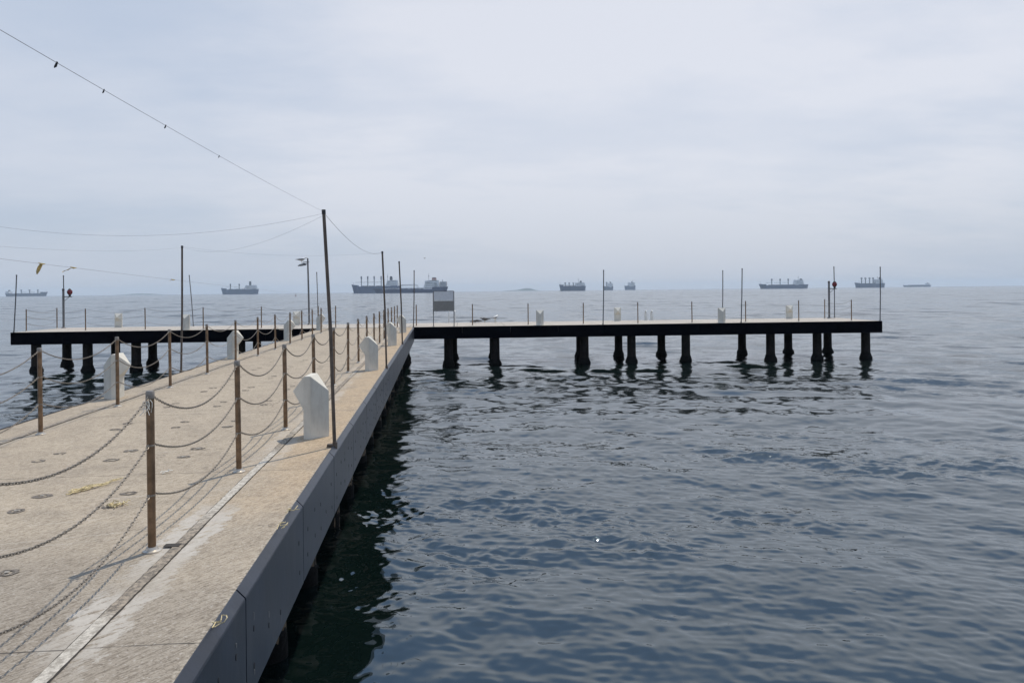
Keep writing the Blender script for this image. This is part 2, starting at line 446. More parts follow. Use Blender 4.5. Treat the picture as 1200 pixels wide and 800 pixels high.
# cable channel: filled strip between two dirty grooves, just outside each rail
def channel(xs, y0, y1, w, seed):
    rr = random.Random(seed); b = MB(); g = MB(); yy = np.concatenate([np.arange(y0, 12, .04), np.arange(12, y1, .3)]); k = len(yy)
    off = [.003*math.sin(y*1.7)+.0012*math.sin(y*4.1) for y in yy]
    vs = []; gs = []
    for y, o in zip(yy, off):
        j1, j2 = rr.gauss(0,.0012), rr.gauss(0,.0012)
        vs += [(xs-w+o+j1, y, DECK+.0075), (xs+w+o+j2, y, DECK+.0075)]
        e = .004+.006*rr.random(); e2 = .003+.005*rr.random()
        gs += [(xs-w-e+o, y, DECK+.004), (xs+w+e2+o, y, DECK+.004)]
    q = [(2*i,2*i+1,2*i+3,2*i+2) for i in range(k-1)]
    b.add(vs, q); g.add(gs, q)
    g.build('channel_groove', M['groove'], walk); b.build('cable_channel', M['channel'], walk)
channel(-1.70, -2.5, 34.6, .034, 1)
channel(-4.86, -2.5, 34.6, .028, 2)
b = MB(); b.box(-1.79,-1.69,5.08,5.14,DECK+.0095,DECK+.0115); b.build('drain_slot', M['groove'], walk)
# cast-in lifting sockets: dark rings, two by two down the slabs
rr = random.Random(11)
for k in range(-1, 9):
    for dy in (4.37, 4.78):
        for x in (-2.58, -3.24, -3.94):
            y = dy + 1.755*k + rr.uniform(-.03,.03)
            if y < 2.5: continue
            xx = x + rr.uniform(-.025,.025); big = rr.uniform(.06,.085) if k < 3 else rr.uniform(.05,.07)
            b = MB(); n = 14; big *= .86
            ro = [big*(1+.35*(rr.random()-.5)) for _ in range(n)]; ri = [big*rr.uniform(.35,.72) for _ in range(n)]
            pt_ = lambda q, j: (xx+q*math.cos(2*math.pi*j/n)*1.15, y+q*math.sin(2*math.pi*j/n), DECK+.004)
            for j in range(n):
                if rr.random() < .06: continue
                j2 = (j+1) % n
                b.add([pt_(ri[j],j), pt_(ro[j],j), pt_(ro[j2],j2), pt_(ri[j2],j2)], [(0,1,2,3)])
            o = b.build('lifting_socket', M['sockd'], walk)
            if k < 4 and rr.random() < .55:
                b = MB(); rx = big*rr.uniform(.2,.42); sx = rr.uniform(-.01,.012)
                vs = [(xx+sx+rx*(1+.6*(rr.random()-.5))*math.cos(2*math.pi*j/n)*1.15, y+rx*(1+.6*(rr.random()-.5))*math.sin(2*math.pi*j/n), DECK+.008) for j in range(n)]
                b.add(vs+[(xx+sx,y,DECK+.008)], [(j,(j+1)%n,n) for j in range(n)])
                b.build('socket_filling', M['sockl'], o)
for y in (3.2, 5.4, 7.5, 9.3, 11.5, 13.3, 15.7, 17.5, 20., 21.8, 24.2, 26., 28.4, 30.2, 32.6):
    for x in (-1.64, -4.85):
        s, c = pile_mb(x, y, .14, fl=.12)
        s.build('pile', M['ppile'], walk, True); 
        c.build('pile_growth', M['mussel'], walk, True)

# crossing pier
TROT = rad(-2.1)
cross = empty('crossing_pier', (0,35.1,0), TROT)
tag(cross, 'flat crossing pier on dark piles with black edge beams, at the end of the walkway', 'pier')
U0, U1, V1 = -19.1, 21.4, 4.4
b = MB(); b.box(U0+.04, U1-.04, .05, V1-.04, DECK-.3, DECK)
b.build('deck', M['tdeck'], cross, bevel=.012)
b = MB(); b.box(U0+.3, U1-.3, .6, .95, DECK-.58, DECK-.302); b.box(U0+.3, U1-.3, 3.4, 3.75, DECK-.58, DECK-.302)
b.build('girder', M['pile'], cross)
us = [U0+2.25*k for k in range(18)]+[U1]
for i in range(18):
    u0, u1 = us[i], us[i+1]
    if -5.0 < (u0+u1)/2 < -1.6 : v = .0
    for v0, v1 in ((0,.045), (V1-.035, V1+.01)):
        b = MB(); b.box(u0+.004, u1-.004, v0, v1, DECK-.56, DECK-.004)
        b.build('edge_beam', M['tbeam'], cross)
for u in (U0, U1-.035):
    b = MB(); b.box(u+(-.006 if u < 0 else .006), u+.035+(-.006 if u<0 else .006), .05, V1-.04, DECK-.56, DECK-.004); b.build('edge_beam', M['tbeam'], cross)
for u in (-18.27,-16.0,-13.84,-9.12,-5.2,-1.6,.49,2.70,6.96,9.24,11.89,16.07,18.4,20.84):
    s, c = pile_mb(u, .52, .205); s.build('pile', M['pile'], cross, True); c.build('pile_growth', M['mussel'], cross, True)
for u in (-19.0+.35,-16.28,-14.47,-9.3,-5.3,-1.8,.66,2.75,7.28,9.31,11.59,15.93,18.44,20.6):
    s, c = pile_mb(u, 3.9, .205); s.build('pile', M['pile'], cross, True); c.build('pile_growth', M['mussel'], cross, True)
CT, ST = math.cos(TROT), math.sin(TROT)
def TP(u, v, z=DECK): return Vector((u*CT - v*ST, 35.1 + u*ST + v*CT, z))

# ------------------------------------------------------------------ chain posts
HP = 1.03
CH = (.985, .68, .36)
def make_post():
    r = empty('chain_post')
    b = MB(); b.lathe([(.0250,.012),(.0250,HP-.05)], 14); b.build('shaft', M['post'], r, True)
    b = MB(); b.lathe([(.0265,HP-.05),(.027,HP-.045),(.027,HP-.008),(.022,HP)], 14); b.build('cap', M['postcap'], r, True)
    b = MB(); b.lathe([(.058,0),(.058,.008),(.040,.014),(.033,.032)], 18); b.build('base_plate', M['flange'], r, True)
    for z in CH:
        b = MB(); b.lathe([(.0255,z-.006),(.0275,z-.003),(.0275,z+.003),(.0255,z+.006)], 12)
        for s in (-1,1):
            pts = [(0, s*(.037+.012*math.cos(w)), z+.012*math.sin(w)) for w in [2*math.pi*k/8 for k in range(8)]]
            b.tube(pts, .003, 5, closed=True)
        b.build('chain_ring', M['chain'], r, True)
    return r
protoP = make_post(); used = [False]
def post(loc, rz, label, group):
    if not used[0]: p = protoP; used[0] = True; p.location = loc; p.rotation_euler.z = rz
    else: p = dup(protoP, loc, rz)
    p.rotation_euler.x = random.uniform(-.006,.006); p.rotation_euler.y = random.uniform(-.008,.008)
    return tag(p, label, 'post', group)

def chain_mesh(span, sag, seed, links=True):
    """link by link along a hanging curve from (0,0,0) to (0,span,0)"""
    b = MB(); span2 = span-.10
    cur = lambda t: Vector((0, .05+span2*t, -4*sag*t*(1-t)))
    if links:
        ts = np.linspace(0,1,400); P = [cur(t) for t in ts]
        acc = [0]
        for a, c in zip(P, P[1:]): acc.append(acc[-1]+(c-a).length)
        pitch = .0255; n = int(acc[-1]/pitch)
        for i in range(n):
            s = (i+.5)*acc[-1]/n; t = float(np.interp(s, acc, ts)); p = cur(t); d = (cur(min(1,t+.004))-cur(max(0,t-.004))).normalized()
            side = Vector((1,0,0)) if i % 2 else d.cross(Vector((1,0,0))).normalized()
            w = .68
            sd = (side*math.cos(w)+d.cross(side)*math.sin(w))
            lp = []
            for k in range(8):
                a = 2*math.pi*k/8
                ca, sa = math.cos(a), math.sin(a)
                lp.append(p + d*(.0075*ca+.0082*(1 if ca>.1 else -1 if ca<-.1 else 0)) + sd*(.0072*sa))
            b.tube(lp, .0026, 5, closed=True)
    else:
        b.tube([cur(t) for t in np.linspace(0,1,15)], .0055, 6)
    me = b.build('chain', M['chain'], smooth=True, fix=False)
    me_data = me.data; bpy.data.objects.remove(me); return me_data
cm = {}
def chain(a, c, sag, label, group, near):
    a, c = Vector(a), Vector(c); d = c-a; span = round(d.xy.length, 1); sg = round(sag, 2)
    key = (span, sg, near)
    if key not in cm: cm[key] = chain_mesh(span, sg, 0, near)
    o = bpy.data.objects.new('rail_chain', cm[key]); COL.objects.link(o)
    o.location = a; o.rotation_euler = (math.atan2(d.z, d.xy.length), 0, math.atan2(-d.x, d.y))
    o.scale.y = d.xy.length/span
    return tag(o, label, 'chain', group)
LEVEL = ('top', 'middle', 'bottom')
def rail(side, x, ys, first_hidden):
    nm = 'right' if side > 0 else 'left'
    pts = []
    for i, y in enumerate(ys):
        k = i-1 if first_hidden else i
        if k < 0: lab = f'bronzed chain post of the {nm} walkway rail, just before the frame edge'
        elif k == len(ys)-2: lab = f'farthest bronzed chain post of the {nm} walkway rail, by the crossing pier'
        else: lab = f'bronzed chain post, {ORD[k]} from the viewer along the {nm} walkway rail'
        xx = x + random.uniform(-.006,.006)
        p = post((xx, y, DECK), 0, lab, f'chain posts of the {nm} walkway rail'); pts.append((xx, y, p))
    for i in range(len(ys)-1):
        for l, z in enumerate(CH):
            k = i-1
            lab = (f'{LEVEL[l]} chain leaving the frame at the left from the nearest {nm} rail post' if k < 0 else
                   f'{LEVEL[l]} chain hanging between the {ORD[k]} and {ORD[k+1]} posts of the {nm} rail')
            sag = random.choice((.16,.18,.20)); 
            if i == 0: sag = .20
            chain((pts[i][0], pts[i][1], DECK+z), (pts[i+1][0], pts[i+1][1], DECK+z), sag, lab, f'chains of the {nm} walkway rail', pts[i][1] < 14)
    return pts
RP = rail(1, -1.835, [2.905+2.13*k for k in range(16)], True)
LP = rail(-1, -4.70, [7.255+2.172*k for k in range(14)], True)
# white string tied at the head of the nearest right post
b = MB(); rr = random.Random(4)
for k in range(9):
    p0 = Vector((0,-.035,.97)); pts = [p0]
    for q in range(4): pts.append(pts[-1]+Vector((rr.uniform(-.02,.02), rr.uniform(-.03,.012), rr.uniform(-.035,.012))))
    b.tube(pts, .0022, 5)
b.build('string_tie', M['string'], RP[1][2])
# crossing pier posts
TU = [-18.85,-16.21,-13.53,-10.9,-8.24,-5.6]
names = ['leftmost','second from the left','third from the left','fourth from the left','fifth from the left','sixth from the left']
g = 'posts along the near edge of the crossing pier'
TL = []
for u, nme in zip(TU, names):
    TL.append(TP(u,.78)); post(TL[-1], TROT, f'thin rail post on the left pier arm, {nme}', g)
TRu = [-1.02+2.662*k for k in range(9)]
nr_ = ['beside the walkway corner','just right of the sign board','left of the notched white pillar','right of the notched white pillar','fifth from the walkway','sixth from the walkway','seventh from the walkway','second from the right end','rightmost at the front corner']
TR = []
for u, nme in zip(TRu, nr_):
    TR.append(TP(u,.78)); post(TR[-1], TROT, f'thin rail post on the right pier arm, {nme}', g)
bl = TP(-18.97,3.62); br = TP(20.32,3.62)
post(bl, TROT, 'thin rail post at the back corner of the left pier end, by the pole', g)
post(br, TROT, 'thin rail post at the back corner of the right pier end', g)
g = 'chains on the crossing pier'
def sp(a, c, what, sag=.16):
    for l, z in enumerate(CH):
        chain(a+Vector((0,0,z)), c+Vector((0,0,z)), sag, f'{LEVEL[l]} thin chain {what}', g, False)
for i in range(5): sp(TL[i], TL[i+1], f'on the left pier arm, {["first","second","third","fourth","fifth"][i]} span from its outer end')
sp(TL[0], bl, 'across the outer end of the left pier arm')
sp(TR[8], br, 'across the outer end of the right pier arm', .2)

# ------------------------------------------------------------------ notched white pillars
def pillar_mesh():
    """diamond on plan with blunted ridge corners, gable roof; the lower half of the walkway corner is cut away"""
    d, c, h, hs, hu = .205, .036, .71, .525, .335
    cut = -.045
    # plan points: tip (-d,0), ridge corners (+-c, -/+ (d-c)), back (d,0)
    y = d-c*.8
    V = [(d,0,0),(c,-y,0),(cut,-y,0),(cut,y,0),(c,y,0)]                # base 0-4
    V += [(d,0,hs),(c,-y,h),(-c,-y,h),(-d,0,hs),(-c,y,h),(c,y,h)]       # top 5-10
    # underside of the beak
    V += [(cut,-y,hu),(cut,y,hu)]                                      # 11 12
    V += [(cut,-y,hu)]
    F = [(4,3,2,1,0), (0,1,6,5), (4,0,5,10),           # base, two water faces
         (1,2,11,7,6), (3,4,10,9,12),                 # blunted corners
         (2,3,12,11),                                 # cut flat face
         (7,11,8), (9,8,12), (11,12,8),               # beak sides and underside
         (5,6,10), (6,7,9,10), (7,8,9)]               # roof
    b = MB(); b.add(V[:13], F)
    o = b.build('notched_pillar', M['pillar'], bevel=.003)
    me = o.data; bpy.data.objects.remove(o); return me
PM = pillar_mesh()
def pillar(loc, rz, label):
    o = bpy.data.objects.new('notched_pillar', PM); COL.objects.link(o); o.location = loc; o.rotation_euler.z = rz
    o.scale = (1, 1, 1)
    return tag(o, label, 'pillar', 'notched white concrete pillars along the piers')
for k, nme in enumerate(('nearest and largest', 'second from the viewer', 'third from the viewer', 'farthest, by the crossing pier')):
    pillar((-1.455, 8.82+7.26*k, DECK-.003), rad(-4), f'notched white concrete pillar right of the walkway rail, {nme}')
for k, nme in enumerate(('nearest, behind a post', 'second from the viewer', 'third from the viewer', 'farthest, by the crossing pier')):
    pillar((-5.10, 12.58+7.06*k, DECK-.003), math.pi+rad(4), f'notched white concrete pillar left of the walkway rail, {nme}')
for u, nme in ((-11.56,'on the left pier arm with a thin leaning pole behind it'), (4.83,'standing nearest the sign board on the right pier arm'), (13.63,'on the right pier arm in front of a tall pole')):
    pillar(TP(u,.42,DECK-.003), TROT-rad(90), f'small notched white pillar with its back to us {nme}')
for u, nme in ((-16.16,'near the outer end of the left arm'), (-7.31,'just left of the walkway'), (9.29,'beside the tall thin pole mid right arm'), (18.55,'near the right end of the pier')):
    pillar(TP(u,3.98,DECK-.003), TROT+rad(90), f'small white pillar with its beak facing us, {nme}')

# ------------------------------------------------------------------ tall poles
def pole(name, loc, top, r, m, label, cat='pole', group='tall line poles on the pier edges', bracket=None):
    e = empty(name, loc)
    b = MB(); t = Vector(top); b.tube([(0,0,-.12), t*.5+Vector((.012,0,0)), t], [r, r*.97, r*.93], 10)
    b.build('shaft', M[m], e, True)
    b = MB(); b.tube([t*.985, t*1.004], [r*1.12, r*1.1], 10); b.build('top_cap', M['black'], e, True)
    b = MB(); b.tube([(0,0,-.1),(0,0,.05)], r*1.35, 10)
    if bracket: b.box(min(0,bracket), max(0,bracket), -.03, .03, .006, .03)
    b.build('sleeve', M[m], e, True)
    return tag(e, label, cat, group)
G = 'tall line poles on the pier edges'
EX = RX-.035
pF = Vector((EX, 8.19, DECK)); tF = Vector((-.10, .05, 2.53))
pole('line_pole', pF, tF, .0195, 'pole', 'tall dark brown pole fixed to the walkway edge beside the nearest white pillar', bracket=-.08)
pG = Vector((EX, 16.45, DECK)); tG = Vector((-.07,.06,2.52))
pole('line_pole', pG, tG, .021, 'pole', 'tall brown pole on the right walkway edge beside the second white pillar')
pole('line_pole', (EX,23.95,DECK), (-.08,.05,2.60), .024, 'pole', 'tall brown pole on the right walkway edge beside the third white pillar')
pole('line_pole', (EX,35.0,DECK), (.06,.03,2.62), .024, 'pole', 'tall pole in the corner where walkway and right pier arm meet')
pC = Vector((LX+.03,16.45,DECK)); tC = Vector((.03,.06,2.66))
pole('line_pole', pC, tC, .021, 'pole', 'tall dark pole rising from the left edge of the walkway')
pA = TP(-19.0,.08); pole('line_pole', pA, (.12,.05,2.58), .026, 'greypole', 'tall pole at the front corner of the left pier end')
pole('line_pole', TP(-19.0,4.3), (0,.03,2.64), .026, 'greypole', 'tall pole at the back corner of the left pier end')
pO = TP(-12.55,4.2); pole('line_pole', pO, (-.2,.05,2.6), .022, 'greypole', 'thin leaning pole behind the small pillar on the left pier arm')
pE = TP(-6.30,4.3); pole('line_pole', pE, (-.05,.05,2.7), .022, 'greypole', 'thin grey pole just right of the lamp post with the gull')
pole('line_pole', TP(7.79,.08), (.07,.05,2.57), .026, 'greypole', 'tall thin pole left of the beaked pillar on the right pier arm')
pole('line_pole', TP(15.02,4.3), (.07,.05,2.6), .026, 'greypole', 'thin pole rising behind the third notched pillar of the right arm')
pole('line_pole', TP(14.46,.08), (.10,.05,2.58), .026, 'greypole', 'tall thin pole paired with a rail post on the right pier arm')
pole('line_pole', TP(21.2,4.3), (.02,.05,2.75), .026, 'greypole', 'tall thin pole behind the red lantern at the right end')
pole('line_pole', TP(21.33,.08), (.07,.05,2.6), .026, 'greypole', 'tall pole on the front right corner of the crossing pier')
# the two poles the lines run back to, just outside the frame
pZ = Vector((LX+.03,8.2,DECK)); tZ = Vector((0,0,2.6))
pole('line_pole', pZ, tZ, .024, 'pole', 'tall pole on the left walkway edge, just outside the frame')
pY = Vector((EX,.35,DECK)); tY = Vector((0,0,2.6))
pole('line_pole', pY, tY, .024, 'pole', 'tall pole on the right walkway edge beside the viewer')

# cords
def cord(name, a, c, sag, r, label, knots=(), group='thin cords strung between the poles'):
    a, c = Vector(a), Vector(c); b = MB(); n = 28
    P = lambda t: a.lerp(c, t) - Vector((0,0,4*sag*t*(1-t)))
    b.tube([P(i/n) for i in range(n+1)], r, 5)
    o = b.build(name, M['line'], smooth=True); tag(o, label, 'cord', group)
    for t, s in knots:
        k = MB(); p = P(t); k.tube([p+Vector((0,0,.004)), p+Vector((-.012*s,0,-.022*s)), p+Vector((-.022*s,0,-.034*s))], [.006*s,.009*s,.003*s], 6)
        k.build('knot', M['knot'], o, True)
    return P
Ft = pF+tF; Gt = pG+tG; Ct = pC+tC; Zt = pZ+tZ
cord('pole_cord', Ft-Vector((0,0,.01)), (EX, .35, CAMZ+.67),   .03, .0009, 'taut knotted cord running up left across the sky from the nearest tall pole', [(.742,.42),(.70,.3),(.622,.34),(.517,.28)])
cord('pole_cord', Ft-Vector((0,0,.03)), Zt-Vector((0,0,.05)), .26, .0011, 'slack cord sagging left across the sky from just below the nearest pole top')
cord('pole_cord', Ft-Vector((0,0,.05)), Ct-Vector((0,0,.02)), .22, .0011, 'slack cord from the nearest tall pole down to the left edge pole')
cord('pole_cord', Ct-Vector((0,0,.01)), Gt-Vector((0,0,.02)), .12, .0011, 'faint cord across the walkway between the left and right middle poles')
cord('pole_cord', Ft-Vector((0,0,.02)), Gt-Vector((0,0,.01)), .18, .0022, 'sagging cord from the nearest tall pole to the one behind it')
cord('pole_cord', Ct-Vector((0,0,.03)), Zt-Vector((0,0,.35)), .10, .0011, 'faint cord leaving the left edge pole towards the frame edge')
PE0 = pE+Vector((-.03,.03,1.62))
RAGA = pZ+Vector((0,0,2.16))
PR = cord('pole_cord', RAGA, pE+Vector((0,0,1.54)), .05, .0022, 'cord with yellow rags tied to it, slanting down behind the left pole')
def rag(p, dirs, w, label):
    """crumpled strip of cloth with thickness, knotted round the cord"""
    rr = random.Random(int(p.x*1000)); b = MB(); pts = [p]
    for d in dirs: pts.append(pts[-1]+Vector(d))
    n = len(pts); vs = []; fs = []
    ax = Vector((.85,.3,.15)).normalized()
    for i, q in enumerate(pts):
        ww = w*(.35 if i == 0 else (.25 if i == n-1 else rr.uniform(.8,1.15)))
        tw = ax.copy(); tw.rotate(Matrix.Rotation(rr.uniform(-.7,.7), 3, 'Z')); nrm = Vector((tw.y,-tw.x,.2)).normalized()*.003
        for s in (-1,-.33,.33,1):
            e = q + tw*ww*s + Vector((0, rr.uniform(-.012,.012), rr.uniform(-.006,.006)))
            vs += [e+nrm, e-nrm]
    for i in range(n-1):
        o, k = i*8, (i+1)*8
        for j in range(3):
            fs += [(o+2*j,o+2*j+2,k+2*j+2,k+2*j), (o+2*j+1,k+2*j+1,k+2*j+3,o+2*j+3)]
        fs += [(o,k,k+1,o+1),(o+6,o+7,k+7,k+6)]
    fs += [(0,1,3,2),(2,3,5,4),(4,5,7,6)]
    o = (n-1)*8; fs += [(o,o+2,o+3,o+1),(o+2,o+4,o+5,o+3),(o+4,o+6,o+7,o+5)]
    b.add(vs, fs); b.tube([p+Vector((-.03,0,.012)), p+Vector((.012,0,-.004)), p+Vector((.05,.02,-.004))], [.006,.015,.005], 6)
    o = b.build('yellow_rag', M['rag'], smooth=True)
    return tag(o, label, 'rag', 'torn rags tied to the slanting cord')
rag(PR(.089), [(-.012,0,-.03),(-.022,.01,-.04),(-.015,0,-.04),(-.012,0,-.035)], .028, 'torn yellow rag hanging straight down, leftmost on the slanting cord')
rag(PR(.1195), [(-.03,0,-.012),(-.045,.01,-.022),(-.035,0,-.012),(-.04,0,-.018)], .018, 'pale torn rag blowing sideways, second along the slanting cord')
rag(PR(.267), [(-.03,0,-.01),(-.03,0,-.012)], .014, 'tiny rag scrap on the slanting cord just left of the dark pole')

# ------------------------------------------------------------------ furniture of the crossing pier
sg = empty('sign_board', TP(.29,.32), TROT)
tag(sg, 'grey two-panel sign board on two legs at the start of the right pier arm', 'sign')
for u in (-.48,.48):
    b = MB(); b.tube([(u,0,0),(u,0,1.66)], .022, 10); b.lathe([(.06,0),(.06,.012)], 14, (u,0,0)); b.build('leg', M['greypole'], sg, True)
b = MB(); b.box(-.455,.455,-.012,.012,1.25,1.64); b.build('upper_panel', M['signup'], sg, bevel=.004)
b = MB(); b.box(-.455,.455,-.012,.012,.74,1.19); b.build('lower_panel', M['signlo'], sg, bevel=.004)
b = MB(); b.box(-.456,.456,-.02,.016,1.193,1.247); b.build('white_rail', M['signwhite'], sg)
b = MB(); b.box(-.456,.456,-.016,.012,1.643,1.672); b.box(-.456,.456,-.016,.012,.712,.737); b.build('frame_rail', M['lamphead'], sg)

# lamp post with a short arm and a flat head
lamp = empty('lamp_post', TP(-6.73,4.2), TROT); tag(lamp, 'slim dark lamp post with a flat lamp head, left of the walkway end', 'lamp post')
b = MB(); b.tube([(0,0,0),(-.02,.02,1.7),(-.05,.03,3.42)], [.05,.045,.04], 12); b.lathe([(.1,0),(.1,.02),(.07,.05)], 14); b.build('column', M['greypole'], lamp, True)
b = MB(); b.tube([(-.05,.03,3.15),(-.32,.03,3.17)], .022, 8); b.build('arm', M['greypole'], lamp, True)
b = MB(); b.tube([(-.12,.03,3.10),(-.22,.03,3.10),(-.42,.03,3.07),(-.55,.03,3.02)], [.03,.07,.075,.03], 12)
for i, v in enumerate(b.v): b.v[i] = (v[0], v[1]*1.3, 3.08+(v[2]-3.08)*.75)
b.build('lamp_head', M['lamphead'], lamp, True)
b = MB(); b.tube([(-.05,.03,3.40),(-.05,.03,3.22),(-.3,.03,3.24),(.03,.03,3.24)], .014, 6); b.build('bracket', M['greypole'], lamp)

def gull(loc, rz, pose, label, s=1., colour='grey'):
    """continuous body from bill base to tail; wings, legs and bill are its parts"""
    r = empty('gull', loc, rz); r.scale = (s,s,s)
    tilt = {'stand':0, 'crouch':-.18, 'fly':0}[pose]
    rings = [(.235,.335,.012,.012),(.215,.338,.030,.030),(.185,.338,.036,.036),(.155,.325,.034,.036),(.125,.295,.040,.046),(.085,.265,.056,.062),(.02,.245,.072,.078),(-.06,.238,.070,.070),(-.13,.236,.052,.048),(-.19,.236,.034,.026),(-.25,.236,.030,.010),(-.30,.236,.022,.005)]
    if pose == 'crouch': rings = [(x, z-.05-(.05 if x > .1 else 0), a, c) for x,z,a,c in rings]
    n = 12; vs = []; fs = []
    for x,z,a,c in rings:
        for j in range(n):
            w = 2*math.pi*j/n; vs.append((x, a*math.cos(w), z+c*math.sin(w)))
    for i in range(len(rings)-1):
        for j in range(n): fs.append((i*n+j, i*n+(j+1)%n, (i+1)*n+(j+1)%n, (i+1)*n+j))
    fs.append(tuple(range(n))); k = (len(rings)-1)*n; fs.append(tuple(range(k,k+n))[::-1])
    b = MB(); b.add(vs, fs); b.build('body', M['gullw'] if colour != 'dark' else M['gullb'], r, True)
    dz = rings[0][1]-.335
    b = MB(); b.tube([(.228,0,.332+dz),(.262,0,.328+dz),(.285,0,.318+dz)], [.011,.009,.003], 6); b.build('bill', M['beak'], r, True)
    for sd in (-1,1):
        b = MB()
        if pose == 'fly':
            pts = [(.06,.03,.27),(.10,.25,.36),(.06,.42,.37),(-.06,.66,.31),(-.02,.42,.36),(-.03,.2,.34),(-.08,.04,.26)]
            up = [(x,sd*y,z+.008) for x,y,z in pts]; dn = [(x,sd*y,z-.004) for x,y,z in pts]; q = len(pts)
            b.add(up+dn, [tuple(range(q)), tuple(range(q,2*q))[::-1]]+[(i,i+q,(i+1)%q+q,(i+1)%q) for i in range(q)])
        else:
            d2 = -.05 if pose == 'crouch' else 0
            b.tube([(.10,sd*.045,.27+d2),(.03,sd*.068,.265+d2),(-.08,sd*.066,.252+d2),(-.2,sd*.038,.25+d2),(-.33,sd*.014,.245+d2)], [.02,.045,.046,.026,.006], 8)
            for i, v in enumerate(b.v): b.v[i] = (v[0], sd*.045+(v[1]-sd*.045)*.55, v[2])
        b.build('wing', M['gullg'] if colour != 'dark' else M['gullb'], r, True)
        if pose != 'fly':
            h = .19 if pose == 'stand' else .13
            b = MB(); b.tube([(-.005,sd*.03,h),(-.02,sd*.03,h*.5),(0,sd*.03,.006)], [.009,.006,.006], 6)
            b.tube([(0,sd*.03,.006),(.045,sd*.045,.004)], .006, 5); b.tube([(0,sd*.03,.006),(.045,sd*.018,.004)], .006, 5)
            b.build('leg', M['beak'], r, True)
    return tag(r, label, 'gull', 'gulls')
LP0 = TP(-6.73-.34, 4.23, DECK+3.115)
gull(LP0, TROT+.25, 'stand', 'grey-backed gull standing on the lamp post head', 1.0)
gull(TP(2.30,3.95), TROT+math.pi-.2, 'crouch', 'dark hunched gull on the pier deck right of the sign board', .95, 'dark')
gull(TP(2.86,3.98), TROT+1.0, 'stand', 'white gull standing on the pier deck, farther right of the sign board', 1.05)
rwd, fwd = Vector((math.cos(YAW), -math.sin(YAW), 0)), Vector((math.sin(YAW), math.cos(YAW), 0))
def far(px, Z, z=0): return rwd*((px-600)/880*Z) + fwd*Z + Vector((0,0,z))
gull(far(498, 110, CAMZ+4.7), .6, 'fly', 'small dark gull flying over the tanker', .6, 'dark')

# heap of net and scraps beside the gulls
b = MB(); rr = random.Random(8)
for k in range(26):
    c = Vector((rr.gauss(0,.13), rr.gauss(0,.08), .02)); pts = []
    r_ = rr.uniform(.05,.13); z0 = rr.uniform(.02,.14)*(1-min(1,c.length*3))+.015
    for q in range(9):
        a = q*.75+rr.random(); pts.append(c+Vector((r_*math.cos(a), r_*math.sin(a)*.8, z0+rr.uniform(-.012,.02))))
    b.tube(pts, .011, 5)
o = b.build('net_heap', M['gullb'], smooth=True); o.location = TP(1.86,3.7); tag(o, 'low brown heap of net on the pier deck, left of the gulls', 'net heap')

# navigation lights
def navlight(loc, label, lean):
    r = empty('navigation_light', loc, TROT)
    b = MB(); b.tube([(0,0,0),(0,0,1.92)], .052, 12); b.lathe([(.11,0),(.11,.02),(.06,.05)], 14); b.build('post', M['greypole'], r, True)
    b = MB(); b.lathe([(.058,1.9),(.058,1.96),(.02,1.99)], 12); b.build('post_cap', M['black'], r, True)
    b = MB(); b.box(.04,.42,-.02,.02,1.55,1.59); b.tube([(.05,0,1.36),(.27,0,1.55)], .012, 6); b.build('bracket', M['greypole'], r)
    b = MB(); b.lathe([(.05,1.59),(.05,1.66),(.075,1.67),(.075,1.70)], 14, (.31,0,0)); b.lathe([(.08,1.905),(.06,1.95),(.02,1.98)], 14, (.31,0,0)); b.build('lantern_base', M['black'], r, True)
    b = MB(); b.lathe([(.085,1.70),(.125,1.76),(.125,1.85),(.085,1.905)], 14, (.31,0,0)); b.build('lantern', M['red'], r, True)
    return tag(r, label, 'beacon', 'red navigation lights on the pier ends')
navlight(TP(-18.82,3.95), 'dark red navigation light on a bracketed post at the left pier end', 0)
navlight(TP(20.73,3.95), 'red navigation light on a bracketed post at the right pier end', 0)

# boarding ladders at the back edge (only the hand rails rise above the deck)
def ladder(loc, label, h):
    r = empty('boat_ladder', loc, TROT)
    for u in (-.16,.16):
        b = MB(); b.tube([(u,.42,-.55),(u,.42,h-.18),(u,.36,h-.04),(u,.24,h),(u,.12,h-.04),(u,.06,h-.18),(u,.06,0)], .032, 8); b.build('hand_rail', M['white'], r, True)
    for k in range(2):
        b = MB(); b.tube([(-.16,.42,-.2-.25*k),(.16,.42,-.2-.25*k)], .016, 6); b.build('rung', M['white'], r, True)
    return tag(r, label, 'ladder', 'white boat ladders on the back edge')
ladder(TP(11.04,4.05), 'white boat ladder with two hooped hand rails on the right pier arm back edge', .5)
ladder(TP(.60,4.05), 'white boat ladder partly hidden behind the sign board legs', .62)

# frayed rope and scraps on the walkway
def scrap(loc, rz, ln, wd, n, seed, m, name, label, cat, group='yellow rope scraps on the walkway'):
    rr = random.Random(seed); b = MB()
    for k in range(n):
        y0 = rr.uniform(0, ln*.75); p = Vector((rr.gauss(0,wd), y0, .008+rr.random()*.01)); pts = [p]
        for q in range(5): pts.append(pts[-1]+Vector((rr.gauss(0,wd*.5), rr.uniform(.01,.05)*ln*2, 0))); pts[-1].z = max(.006, .008+rr.random()*.02)
        b.tube(pts, rr.uniform(.003,.006), 5)
    o = b.build(name, M[m], smooth=True); o.location = loc; o.rotation_euler.z = rz
    return tag(o, label, cat, group)
scrap((-3.08,6.5,DECK), rad(-28), .62, .022, 16, 1, 'straw', 'frayed_rope', 'long frayed yellow rope lying across the walkway beside the nearest post', 'rope')
scrap((-2.58,6.12,DECK), rad(-60), .16, .03, 14, 2, 'straw', 'frayed_rope', 'small yellow rope tangle lying on a dark deck socket', 'rope')
